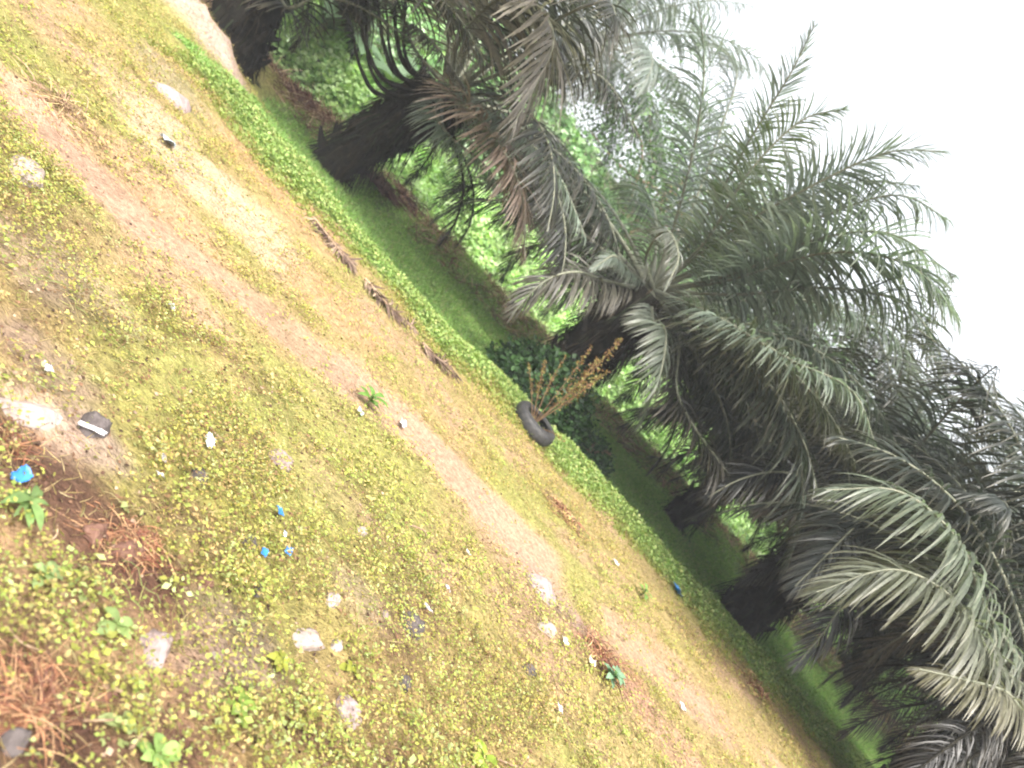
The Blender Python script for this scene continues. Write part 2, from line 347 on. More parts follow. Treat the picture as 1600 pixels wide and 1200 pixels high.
yel = np.repeat(sstep(.05, -.4, d), per)[:, None]
cc_ = pick([(.20, .30, .075), (.25, .33, .10), (.15, .21, .055), (.32, .34, .12)], [3, 3, 2, 2], N_)
cc_ = cc_ * (1 - yel) + np.array((.21, .24, .055)) * yel
link('verge_plants', mesh_np('verge_plants', V, T, np.repeat(cc_, 5, 0), M_weed), kind='stuff', label='bright green leafy verge along the front edge of the lawn')
# crumbs of soil and small dry bits
X, Y = points(1.0, 7.5, 420); k = rng.uniform(0, 1, len(X)) < (sstep(6, 1.8, Y) + .03) * (1 - .9 * masks(X, Y)[0]); X, Y = X[k], Y[k]
n = len(X); D = rand_dir(n, -.1, .3); L = rng.uniform(.006, .024, n)
V, T = leaves(np.stack([X, Y, height(X, Y) + .004], 1), D, L, L * .4, rand_dir(n, .5, 1), -.5)
link('dry_leaf_litter', mesh_np('dry_leaf_litter', V, T, np.repeat(pick([(.28, .2, .14), (.11, .06, .04), (.18, .10, .06), (.06, .035, .025)], [2, 3, 3, 2], n), 5, 0), M_dry), kind='stuff', label='crumbs of soil and dry leaf bits between the weeds')

# ------------------------------------------------------------------ stones, lumps, scraps
def lump(name, size, seed, matl, flat=1.0):
    import bmesh
    bm = bmesh.new(); bmesh.ops.create_icosphere(bm, subdivisions=3, radius=1)
    r = random.Random(seed); ph = [r.uniform(0, 50) for _ in range(3)]
    from mathutils import noise
    pl = [(Vector((r.uniform(-1, 1), r.uniform(-1, 1), r.uniform(-1, 1))).normalized(), r.uniform(.5, .85)) for _ in range(7)]
    for v in bm.verts:
        p = v.co.copy()
        for nn, dd in pl:
            e = p.dot(nn) - dd
            if e > 0: p -= nn * e * .85
        p *= 1 + .22 * noise.noise(p * 2.2 + Vector(ph)) + .07 * noise.noise(p * 6 + Vector(ph))
        v.co = Vector((p.x * size[0], p.y * size[1], p.z * size[2] * flat))
    me = bpy.data.meshes.new(name); bm.to_mesh(me); bm.free(); me.materials.append(matl)
    me.polygons.foreach_set('use_smooth', [True] * len(me.polygons))
    return me
def place(name, px, py, me, rz=0, sink=.0, tilt=(0, 0), **kw):
    x, y, z = G(px, py); o = link(name, me, None, **kw); o.location = (x, y, z - sink); o.rotation_euler = (tilt[0], tilt[1], rz); return o
STN = [(480, 1003, .075, .05, .04, M_stonepale, 'pale pinkish broken stone among weeds left of bottom centre'),
 (242, 1020, .055, .07, .035, M_stone, 'rounded brownish pink stone in the lower left weeds'),
 (640, 978, .05, .085, .05, M_stonedark, 'dark grey upright stone with a white wrapper beside it'),
 (845, 925, .14, .11, .07, M_stone, 'large pinkish grey rock beside the path'),
 (852, 985, .08, .09, .06, M_stonepale, 'tan curved stone just below the large pinkish rock'),
 (40, 648, .15, .05, .025, M_stonepale, 'long flat pale slab at the left edge of the photo'),
 (145, 665, .05, .06, .04, M_stonedark, 'dark stone right of the long pale slab'),
 (437, 722, .045, .06, .04, M_stone, 'pinkish stone in weeds above the blue scraps'),
 (565, 828, .03, .035, .02, M_stonepale, 'small pale oval stone near the trodden path'),
 (388, 848, .035, .035, .03, M_stonedark, 'brown stone just left of the blue rags'),
 (400, 925, .02, .028, .025, M_stonedark, 'small round dark pebble below the blue rags'),
 (520, 935, .03, .045, .025, M_stone, 'narrow pink stone right of the small round dark pebble'),
 (265, 155, .22, .15, .08, M_stone, 'greyish stone on the dry ground far up the slope'),
 (40, 272, .12, .08, .05, M_stonepale, 'pale flat stone near the left edge above the dry weeds'),
 (545, 1110, .06, .05, .03, M_stone, 'half buried grey stone near the bottom edge'),
 (825, 1048, .06, .035, .03, M_stonedark, 'dark purple grey stone in weeds below the rocks'),
 (630, 1068, .045, .03, .025, M_stonedark, 'flat dark stone low among the weeds'),
 (340, 1028, .02, .02, .015, M_stonepale, 'tiny pale pebble by the broken stone'),
 (180, 1090, .028, .05, .02, M_clay, 'reddish slab of clay on dark soil at lower left'),
 (310, 745, .03, .045, .025, M_stonedark, 'dark stone in the middle of the left weeds'),
 (545, 1130, .028, .02, .018, M_stonepale, 'small white stone under the grey half buried stone'),
 (600, 960, .02, .02, .015, M_stone, 'small pink pebble near the dark upright stone'),
 (320, 905, .035, .045, .03, M_clay, 'brown clay clod below the dark soil patch'),
 (200, 860, .06, .05, .045, M_clay, 'large reddish brown clay clod on the dark soil patch'),
 (150, 830, .045, .055, .04, M_clay, 'reddish clay clod left of the larger clod'),
 (525, 1010, .022, .03, .02, M_stonepale, 'small pale chip right of the broken stone'),
 (20, 1160, .035, .03, .025, M_stonedark, 'blackish charred lump in the bottom left corner')]
for i, (px, py, a, b_, c_, mt, lb) in enumerate(STN):
    place('stone' if mt is not M_clay else 'clay_clod', px, py, lump('stone', (a * 1.05, b_ * 1.05, c_ * (1.0 if mt is M_clay else 1.5)), 100 + i, mt), rz=random.uniform(0, 3), sink=c_ * .3, label=lb, category='stone' if mt is not M_clay else 'clay clod', group='loose stones and clods on the ground')
def scrap(seed, w_, h_, matl, crumple=.35, n=7):
    r = np.random.default_rng(seed); g = np.linspace(-1, 1, n); A, B = np.meshgrid(g, g); A, B = A.ravel(), B.ravel()
    s = 1 + .35 * (vnoise(A * 2 + seed, B * 2, 1.0, seed) - .5)
    edge = 1 - .18 * r.uniform(0, 1, len(A)) * (np.maximum(abs(A), abs(B)) > .9)
    z = (vnoise(A, B, 1.6, seed + 3) - .3) * crumple + (vnoise(A, B, 4, seed + 5) - .5) * crumple * .6
    V = np.stack([A * s * edge * w_, B * s * edge * h_, z * min(w_, h_) * 2 + .008], 1)
    i = (np.arange(n - 1)[:, None] * n + np.arange(n - 1)).ravel(); Q = np.stack([i, i + 1, i + n + 1, i + n], 1)
    V2 = V.copy(); V2[:, 2] -= .0015
    m_ = n * n
    rim = [k for k in range(n)] + [k * n + n - 1 for k in range(1, n)] + [n * n - 1 - k for k in range(1, n)] + [(n - 1 - k) * n for k in range(1, n - 1)]
    RQ = np.array([(rim[j], rim[(j + 1) % len(rim)], rim[(j + 1) % len(rim)] + m_, rim[j] + m_) for j in range(len(rim))])
    return mesh_np('scrap', np.concatenate([V, V2]), np.concatenate([Q, Q[:, ::-1] + m_, RQ]), None, matl, True)
SCR = [('plastic_scrap', 428, 806, .024, .018, M_blue, 'brightest blue plastic scrap in the weeds', 'plastic scrap'),
 ('plastic_scrap', 404, 870, .020, .016, M_blue, 'blue rag scrap beside the brown stone', 'plastic scrap'),
 ('plastic_scrap', 443, 868, .014, .03, M_blue, 'narrow blue strip right of the blue rag', 'plastic scrap'),
 ('plastic_scrap', 436, 842, .02, .01, M_palegrey, 'faded blue shred between the three blue scraps', 'plastic scrap'),
 ('plastic_scrap', 24, 752, .03, .022, M_blue, 'blue plastic behind the broad leaved seedling at the left edge', 'plastic scrap'),
 ('plastic_scrap', 1055, 926, .07, .10, M_blue, 'blue plastic bag scrap at the foot of the green verge', 'plastic scrap'),
 ('plastic_scrap', 557, 648, .04, .03, M_palegrey, 'pale blue wrapper beside the trodden path', 'plastic scrap'),
 ('plastic_scrap', 258, 225, .11, .06, M_palegrey, 'bluish scrap on the pale ground far up the slope', 'plastic scrap'),
 ('plastic_scrap', 318, 696, .03, .03, M_palegrey, 'crumpled greyish film in the left weeds', 'plastic scrap'),
 ('paper_scrap', 135, 678, .05, .012, M_white, 'white strip lying by the dark stone at left', 'paper scrap'),
 ('paper_scrap', 246, 724, .018, .016, M_white, 'round white scrap in the left weeds', 'paper scrap'),
 ('paper_scrap', 241, 750, .012, .018, M_white, 'small white scrap just below the round white one', 'paper scrap'),
 ('paper_scrap', 624, 666, .05, .03, M_white, 'white paper lying on the trodden path', 'paper scrap'),
 ('paper_scrap', 660, 955, .018, .055, M_white, 'long white wrapper next to the dark upright stone', 'paper scrap'),
 ('paper_scrap', 692, 925, .02, .02, M_white, 'white chip right of the long white wrapper', 'paper scrap'),
 ('paper_scrap', 725, 868, .025, .02, M_white, 'pale scrap at the near edge of the path', 'paper scrap'),
 ('paper_scrap', 877, 1006, .035, .03, M_white, 'crumpled white paper below the tan stone', 'paper scrap'),
 ('paper_scrap', 920, 1038, .03, .035, M_white, 'white scrap above the bluish green seedling', 'paper scrap'),
 ('paper_scrap', 868, 1112, .02, .03, M_white, 'white paper chip near the bottom edge', 'paper scrap'),
 ('paper_scrap', 1062, 1108, .03, .04, M_white, 'white paper on the far lower stretch of path', 'paper scrap'),
 ('paper_scrap', 958, 882, .04, .035, M_white, 'white bit between the path and the verge', 'paper scrap'),
 ('paper_scrap', 262, 486, .03, .022, M_white, 'small white bit high in the left weeds', 'paper scrap'),
 ('paper_scrap', 66, 582, .022, .02, M_white, 'tiny white bit near the left edge', 'paper scrap'),
 ('paper_scrap', 200, 1075, .012, .012, M_white, 'white crumb on the dark soil at lower left', 'paper scrap')]
for i, (nm, px, py, a, b_, mt, lb, ct) in enumerate(SCR):
    o = place(nm, px, py, scrap(11 + i, a * (1.1 if mt is M_blue else .9), b_ * .9, mt), rz=random.uniform(0, 3), sink=-.022 if py > 600 else -.02, tilt=(random.uniform(.05, .35), random.uniform(-.25, .25)), label=lb, category=ct, group='litter scattered over the ground')
# sticks
STK = [((0, 985), (60, 1032), .004, 'thin pale stick at the left edge above the dead roots'), ((122, 1134), (165, 1136), .004, 'short straight stick beside the dead roots'),
       ((60, 860), (78, 830), .0035, 'short bent stick below the broad leaved seedling'), ((770, 1190), (815, 1196), .005, 'reddish stick on the bottom edge'),
       ((150, 1080), (190, 1100), .008, 'thick brown stick on dark soil at lower left'), ((320, 670), (352, 705), .006, 'straw coloured stick in the left weeds'),
       ((640, 825), (660, 845), .006, 'short tan stick near the path edge'), ((195, 1178), (215, 1155), .006, 'bent brown stick near the bottom left')]
for i, (a, b_, r_, lb) in enumerate(STK):
    A = np.array(G(*a)); B = np.array(G(*b_)); A[2] += .02; B[2] += .03
    mid = (A + B) / 2 + rng.normal(0, .08, 3) * np.linalg.norm(B - A) + np.array((0, 0, .005))
    V, Q = tube(smoothline([A, mid, B], 8) - A, r_ * np.linspace(1, .6, 8), 5)
    o = link('stick', mesh_np('stick', V, Q, None, M_wood, True), None, label=lb, category='stick', group='sticks on the ground'); o.location = A

# ------------------------------------------------------------------ small plants
def seedling(name, px, py, n, L, wd, hgt, col, lb, cat, grp=None, stemc=None, up=.5):
    x, y, z = G(px, py); root = empty(name, (x, y, z - .01), random.uniform(0, 6), label=lb, category=cat)
    if grp: root['group'] = grp
    V, Q = tube(smoothline([(0, 0, 0), (hgt * .06, 0, hgt * .5), (0, hgt * .08, hgt)], 6), .0025 + L * .02, 5)
    link('stem', mesh_np('stem', V, Q, None, M_greenstem, True), root)
    for i in range(n):
        a = i * 2.4 + random.uniform(-.3, .3); e = up + random.uniform(-.3, .35); l = L * random.uniform(.7, 1.15)
        s = np.linspace(0, 1, 7); d = np.array((math.cos(a), math.sin(a), 0))
        C = np.array((0, 0, hgt * (.45 + .55 * i / n)))[None] + d[None] * (l * s * math.cos(e))[:, None]; C[:, 2] += l * (s * math.sin(e) - .45 * s ** 2)
        side = np.array((-math.sin(a), math.cos(a), 0)); W = side[None] * (wd * l * np.sin(np.pi * np.clip(s * .93 + .05, 0, 1)) ** .8)[:, None]
        Cm = np.stack([C - W + np.array((0, 0, .15)) * (np.linalg.norm(W, axis=1))[:, None], C, C + W + np.array((0, 0, .15)) * (np.linalg.norm(W, axis=1))[:, None]], 1)
        V = Cm.reshape(-1, 3); q = []
        for k in range(6): q += [(k * 3, k * 3 + 1, k * 3 + 4, k * 3 + 3), (k * 3 + 1, k * 3 + 2, k * 3 + 5, k * 3 + 4)]
        link('leaf', mesh_np('leaf', V, np.array(q), np.tile(np.array(col) * random.uniform(.55, .85), (len(V), 1)), M_weed, True), root)
seedling('broadleaf_seedling', 28, 800, 13, .085, .15, .07, (.20, .31, .10), 'broad leaved light green seedling at the left edge', 'seedling')
seedling('broadleaf_seedling', 945, 1065, 14, .11, .2, .10, (.22, .36, .22), 'bluish green seedling on the reddish soil by the path', 'seedling')
seedling('broadleaf_seedling', 60, 905, 7, .06, .3, .05, (.36, .48, .2), 'pale round leaved seedling below the dark soil patch', 'seedling')
seedling('broadleaf_seedling', 170, 985, 7, .055, .3, .05, (.34, .46, .16), 'small bright seedling near the rounded pink stone', 'seedling')
seedling('broadleaf_seedling', 235, 1190, 8, .06, .28, .05, (.32, .48, .14), 'fresh green seedling at the bottom edge left of centre', 'seedling')
seedling('broadleaf_seedling', 180, 1140, 6, .05, .3, .05, (.42, .5, .2), 'pale seedling beside the bottom left dead roots', 'seedling')
seedling('broadleaf_seedling', 745, 1192, 6, .10, .3, .06, (.34, .46, .06), 'glossy yellow green seedling on the bottom edge', 'seedling')
seedling('broadleaf_seedling', 545, 1045, 4, .045, .36, .03, (.38, .40, .06), 'olive round leaved pair in the middle of the weeds', 'seedling')
seedling('broadleaf_seedling', 365, 1110, 8, .06, .28, .05, (.34, .48, .1), 'bright green seedling below the broken pale stone', 'seedling')
seedling('broadleaf_seedling', 430, 1040, 8, .05, .28, .05, (.42, .44, .07), 'yellow seedling right of the broken pale stone', 'seedling')
seedling('broadleaf_seedling', 1000, 930, 8, .12, .2, .09, (.2, .34, .08), 'green tuft growing below the large pinkish rock', 'seedling')
seedling('broadleaf_seedling', 570, 632, 9, .13, .2, .1, (.16, .30, .06), 'dark green tuft beside the pale blue wrapper', 'seedling')
def tuft(name, px, py, n, L, r_, pal, lb, cat, spread=.5, z0=0, grp=None, flat=1.0):     # tangle of dry roots or stems
    x, y, z = G(px, py); C = []
    for i in range(n):
        a = random.uniform(0, 6.28); rr = abs(random.gauss(0, 1)) * L * spread; p = np.array((math.cos(a) * rr, math.sin(a) * rr, 0))
        d = np.array((random.gauss(0, 1), random.gauss(0, 1), random.uniform(.1, 1.2) * flat)); d /= np.linalg.norm(d); l = L * random.uniform(.5, 1.2)
        e = np.array((random.gauss(0, .3), random.gauss(0, .3), -.6 * flat))
        s = np.linspace(0, 1, 5)[:, None]; C.append(p + d * l * s + e * l * s ** 2)
    C = np.array(C); C[..., 2] = np.maximum(C[..., 2], .003)
    W = nrm(np.cross(np.gradient(C, axis=1), rng.normal(0, 1, (n, 1, 3)))) * (r_ * np.array((1, 1, .9, .7, .3)))[None, :, None]
    V, Q = ribbons(C, W); colr = np.repeat(pick(pal, [1] * len(pal), n), 10, 0)
    o = link(name, mesh_np(name, V, Q, colr, M_dry), None, label=lb, category=cat); o.location = (x, y, z + z0)
    if grp: o['group'] = grp
BRW = [(.20, .08, .05), (.30, .15, .08), (.12, .06, .045), (.42, .26, .14)]
tuft('dead_root_tangle', 45, 1115, 900, .13, .0012, BRW, 'reddish brown tangle of dead roots in the bottom left corner', 'root tangle')
tuft('dead_root_tangle', 205, 845, 520, .09, .0016, BRW, 'dark reddish brush heap on the left dark soil', 'root tangle', .7)
tuft('dead_root_tangle', 15, 700, 160, .10, .0016, BRW, 'brown dry stems behind the blue plastic at the left edge', 'root tangle', .7)
tuft('dry_tuft', 100, 165, 220, .22, .003, [(.34, .22, .15), (.4, .3, .15), (.2, .14, .08)], 'brown dry tuft by the pink bare patch at upper left', 'dry tuft')
tuft('dry_tuft', 940, 1030, 260, .17, .003, BRW, 'rusty dry tuft on the red soil by the path', 'dry tuft', .7)
tuft('dry_tuft', 880, 803, 160, .16, .004, BRW, 'small brown tuft between the path and verge', 'dry tuft', .6)
tuft('dry_tuft', 1180, 1075, 260, .22, .004, BRW, 'brown dry tuft at the verge foot at lower right', 'dry tuft', .6)
tuft('dry_tuft', 455, 182, 700, .36, .006, [(.09, .04, .03), (.17, .09, .06)], 'dark brown dead tuft on the bank between the first two palms', 'dry tuft', .35)
tuft('dry_tuft', 583, 295, 700, .40, .007, [(.06, .035, .028), (.12, .07, .05)], 'first of two brown stumps of dead leaves just past the second palm', 'dry tuft', .35)
tuft('dry_tuft', 612, 318, 700, .45, .007, [(.06, .035, .028), (.13, .08, .055)], 'larger of two dead leaf stumps past the second palm, farther from it', 'dry tuft', .35)
# old dead fronds lying along the verge
def lying(px_list, seed, lb, w_=.16, dens=26):
    p = np.array([np.array(G(*q)) + np.array((0, 0, .04)) for q in px_list]); o0 = p[0].copy(); p = smoothline(p - o0, 30)
    V1, Q1 = tube(p, np.linspace(.016, .005, 30), 5)
    root = link('dead_frond', mesh_np('rachis', V1, Q1, None, M_wood, True), None, label=lb, category='dead frond', group='dead palm fronds lying along the verge'); root.location = o0
    n = 150; i = rng.integers(1, 29, n); T = nrm(np.gradient(p, axis=0))[i]; sd_ = np.sign(rng.normal(0, 1, n))[:, None]
    D = nrm(T * .6 + np.cross(T, (0, 0, 1)) * sd_ + rng.normal(0, .25, (n, 3))); s = np.linspace(0, 1, 4)
    C = p[i][:, None] + D[:, None] * (s[None, :] * rng.uniform(.6, 1.2, (n, 1)) * w_)[..., None]; C[..., 2] = np.clip(C[..., 2], -.05, 1) - .03 * s
    W = nrm(np.cross(D, rng.normal(0, 1, (n, 3))))[:, None] * (.010 * np.array((1, 1, .8, .2)))[None, :, None]
    V, Q = ribbons(C, W)
    link('leaflets', mesh_np('leaflets', V, Q, np.repeat(pick([(.10, .065, .05), (.2, .14, .1), (.3, .22, .15)], [3, 2, 1], n), 8, 0), M_dry), root)
lying([(485, 345), (520, 390), (545, 415)], 1, 'grey brown dead frond at the upper end of the verge')
lying([(565, 440), (600, 480), (640, 515)], 2, 'dark dead frond along the middle of the verge edge')
lying([(655, 540), (680, 565), (700, 580)], 3, 'short dead frond lying nearest the tyre')
# dead litter along the far bank
X, Y = points(10, 15.5, 700); b_ = Y - yb(X); k = (np.abs(b_) < .55) & (fbm(X, Y, 1.0, 3, 91) > .42); X, Y = X[k], Y[k]
blades('bank_litter', X, Y, .28, .006, [(.22, .13, .09), (.36, .25, .15), (.12, .07, .05), (.5, .4, .24)], [3, 2, 3, 1], 2.2, M_dry, label='brown dead fronds and straw heaped along the far bank')

# ------------------------------------------------------------------ tyre with a dry plant growing in it
tx, ty, tz = G(822, 674)
ty += .12
tyre = empty('tyre', (tx, ty, tz + .02), 0, label='old black tyre lying flat on the verge with a reddish plant in it', category='tyre')
tyre.rotation_euler = (R(5), R(2), 0); tyre.scale = (.78, .78, .78)
pr = []                                             # cross-section (r,z), outer side first
for r_, z_ in [(.20, .03), (.22, .005), (.27, 0), (.315, .02), (.335, .05), (.34, .10), (.335, .15), (.315, .185), (.27, .20), (.22, .19), (.205, .17), (.215, .165), (.26, .175), (.30, .16), (.32, .13), (.325, .10), (.32, .06), (.30, .03), (.26, .018), (.21, .035)]: pr.append((r_, z_))
ns = 72; V = []; Q = []
for i in range(ns):
    a = 2 * math.pi * i / ns
    for j, (r_, z_) in enumerate(pr):
        rr = r_ + (.006 if (i // 2) % 2 and 3 <= j <= 7 else 0); V.append((rr * math.cos(a), rr * math.sin(a), z_))
npf = len(pr)
for i in range(ns):
    for j in range(npf): Q.append((i * npf + j, ((i + 1) % ns) * npf + j, ((i + 1) % ns) * npf + (j + 1) % npf, i * npf + (j + 1) % npf))
link('carcass', mesh_np('carcass', np.array(V), np.array(Q), None, M_tyre, True), tyre)
for rr, zz in ((.305, .192), (.225, .193)):
    a = np.linspace(0, 2 * math.pi, 73); V, Q = tube(np.stack([rr * np.cos(a), rr * np.sin(a), np.full(73, zz)], 1), .005, 6)
    link('sidewall_ring', mesh_np('sidewall_ring', V, Q, None, M_tyre, True), tyre)
a = np.linspace(0, 2 * math.pi, 24, endpoint=False); V = [(0, 0, .07)] + [(.31 * math.cos(q), .31 * math.sin(q), .06) for q in a]
link('soil_fill', mesh_np('soil_fill', np.array(V), np.array([(0, i + 1, (i + 1) % 24 + 1) for i in range(24)]), np.tile((.06, .04, .03), (25, 1)), M_soil), tyre)
pl = empty('dry_plant', (tx, ty, tz + .07), 0, label='reddish orange dry plant with thin stems growing out of the tyre', category='dry plant')
def stem_to(px, py, dY, r_, bend, nleaf, dens_from=.3, spread=.05, colr=None, par=pl, lf=.022):
    e = at(px, py, ty + dY) - np.array(pl.location); mid = e * .5 + np.array((bend, 0, .05))
    p = smoothline([(0, 0, 0), mid, e], 16); V, Q = tube(p, np.linspace(r_, r_ * .35, 16), 5)
    st = link('stem', mesh_np('stem', V, Q, None, M_twig, True), par)
    i = rng.uniform(dens_from, 1, nleaf) * 15; k = i.astype(int).clip(0, 14); f = (i - k)[:, None]
    P0 = p[k] * (1 - f) + p[k + 1] * f + rng.normal(0, spread, (nleaf, 3)) * (1.1 - i / 15)[:, None]
    L = rng.uniform(.6, 1.4, nleaf) * lf
    V, T = leaves(P0, rand_dir(nleaf, -.3, .9), L, L * .3, rand_dir(nleaf, -1, 1))
    cc = pick(colr or [(.20, .10, .045), (.26, .17, .06), (.16, .085, .04), (.27, .26, .08)], [2.5, 3, 2, 2.4], nleaf)
    link('leaves', mesh_np('leaves', V, T, np.repeat(cc, 5, 0), M_weed), st)
stem_to(972, 528, .1, .011, .03, 330, .22, .06, lf=.03)
stem_to(935, 560, -.1, .009, .04, 170, .35, .07, lf=.028)
stem_to(925, 540, .1, .006, .0, 90, .5, .05, lf=.028)
stem_to(950, 580, -.2, .006, .02, 90, .5, .05, lf=.028)
stem_to(940, 585, 0, .006, .02, 120, .4, .035)
stem_to(885, 555, .1, .006, -.05, 130, .35, .025)
stem_to(852, 562, .05, .006, -.05, 160, .35, .025)
stem_to(825, 566, 0, .005, -.04, 70, .4, .018)
stem_to(880, 690, -.3, .005, .05, 30, .5, .02)
stem_to(905, 600, -.2, .005, .0, 120, .4, .04)

# ------------------------------------------------------------------ palms
def frond_parts(p, Ll=.62, npair=70, start=.17, r0=.03, droop=.8, col=(.05, .075, .035), wd=.019, jitter=.25, bent=0):
    npair = int(npair * 1.75); wd = wd * .74; Ll = Ll * 1.22; droop = droop * 1.35
    n = 34; p = smoothline(p, n)
    V1, Q1 = tube(p, np.interp(np.linspace(0, 1, n), (0, .15, 1), (r0 * 1.6, r0 * .75, .006)), 6)
    T = nrm(np.gradient(p, axis=0))
    cum = np.concatenate([[0], np.cumsum(np.linalg.norm(np.diff(p, axis=0), axis=1))]); tot = cum[-1]; cum /= tot
    s = np.concatenate([np.linspace(start, .995, npair)] * 2) + rng.normal(0, .002, npair * 2); s = np.clip(s, 0, 1)
    side = np.repeat([1.0, -1.0], npair)
    ip = np.stack([np.interp(s, cum, p[:, k]) for k in range(3)], 1); it = nrm(np.stack([np.interp(s, cum, T[:, k]) for k in range(3)], 1))
    horiz = nrm(np.cross(it, np.array((0, 0, 1.0)) + .0) + 1e-4); Nn = np.cross(horiz, it)
    m_ = npair * 2
    q = (s - start) / (1 - start); Lq = Ll * tot / 4 * np.clip(np.interp(q, (0, .12, .35, .7, .92, 1), (.45, .8, 1, .85, .45, .22)), .1, 1) * rng.uniform(.88, 1.1, m_)
    ang = np.interp(q, (0, .6, 1), (R(70), R(52), R(22))) + rng.normal(0, .07, m_)
    lift = rng.choice([.45, .05, -.25], m_) * rng.uniform(.6, 1.2, m_) * (1 + jitter)
    sidev = horiz * side[:, None] * np.cos(lift)[:, None] + Nn * np.sin(lift)[:, None]
    D = it * np.cos(ang)[:, None] + sidev * np.sin(ang)[:, None]
    k = 5; t = np.linspace(0, 1, k); dr = droop * rng.uniform(.7, 1.3, m_)
    step = D[:, None] + np.array((0, 0, -1.0)) * (dr[:, None] * t ** 1.2)[..., None] + rng.normal(0, .03, (m_, k, 3)); step = nrm(step)
    C = ip[:, None] + np.cumsum(step * (Lq / (k - 1))[:, None, None], 1) - step[:, :1] * (Lq / (k - 1))[:, None, None]
    Wd = nrm(np.cross(step, (Nn + rng.normal(0, .35, (m_, 3)))[:, None])) * (wd * np.array((.6, 1, .95, .65, .08)))[None, :, None] * np.clip(Lq / (Ll), .4, 1.2)[:, None, None]
    V2, Q2 = ribbons(C, Wd)
    cb = np.array(col)[None] * rng.uniform(.75, 1.3, (m_, 1)); cb = np.repeat(cb, k, 0); tt = np.tile(t, m_)[:, None]
    cb = cb * (1 - .35 * tt ** 3) + np.array((.16, .12, .06)) * .35 * tt ** 3
    return (V1, Q1), (V2, Q2, np.repeat(cb, 2, 0))
def add_frond(root, p, rmat=None, **kw):
    (V1, Q1), (V2, Q2, c2) = frond_parts(p, **kw)
    f = link('frond', mesh_np('rachis', V1, Q1, None, rmat or M_rachis, True), root)
    link('leaflets', mesh_np('leaflets', V2, Q2, c2, M_palm), f)
def arc(base, az, e0, L, drp, n=9, twist=0.0):
    pts = [np.array(base, float)]; st = L / (n - 1)
    for i in range(n - 1):
        s = (i + .5) / (n - 1); e = e0 - drp * s ** 1.4; a = az + twist * s
        pts.append(pts[-1] + st * np.array((math.cos(e) * math.sin(a), math.cos(e) * math.cos(a), math.sin(e))))
    return np.array(pts)
stub_me = None
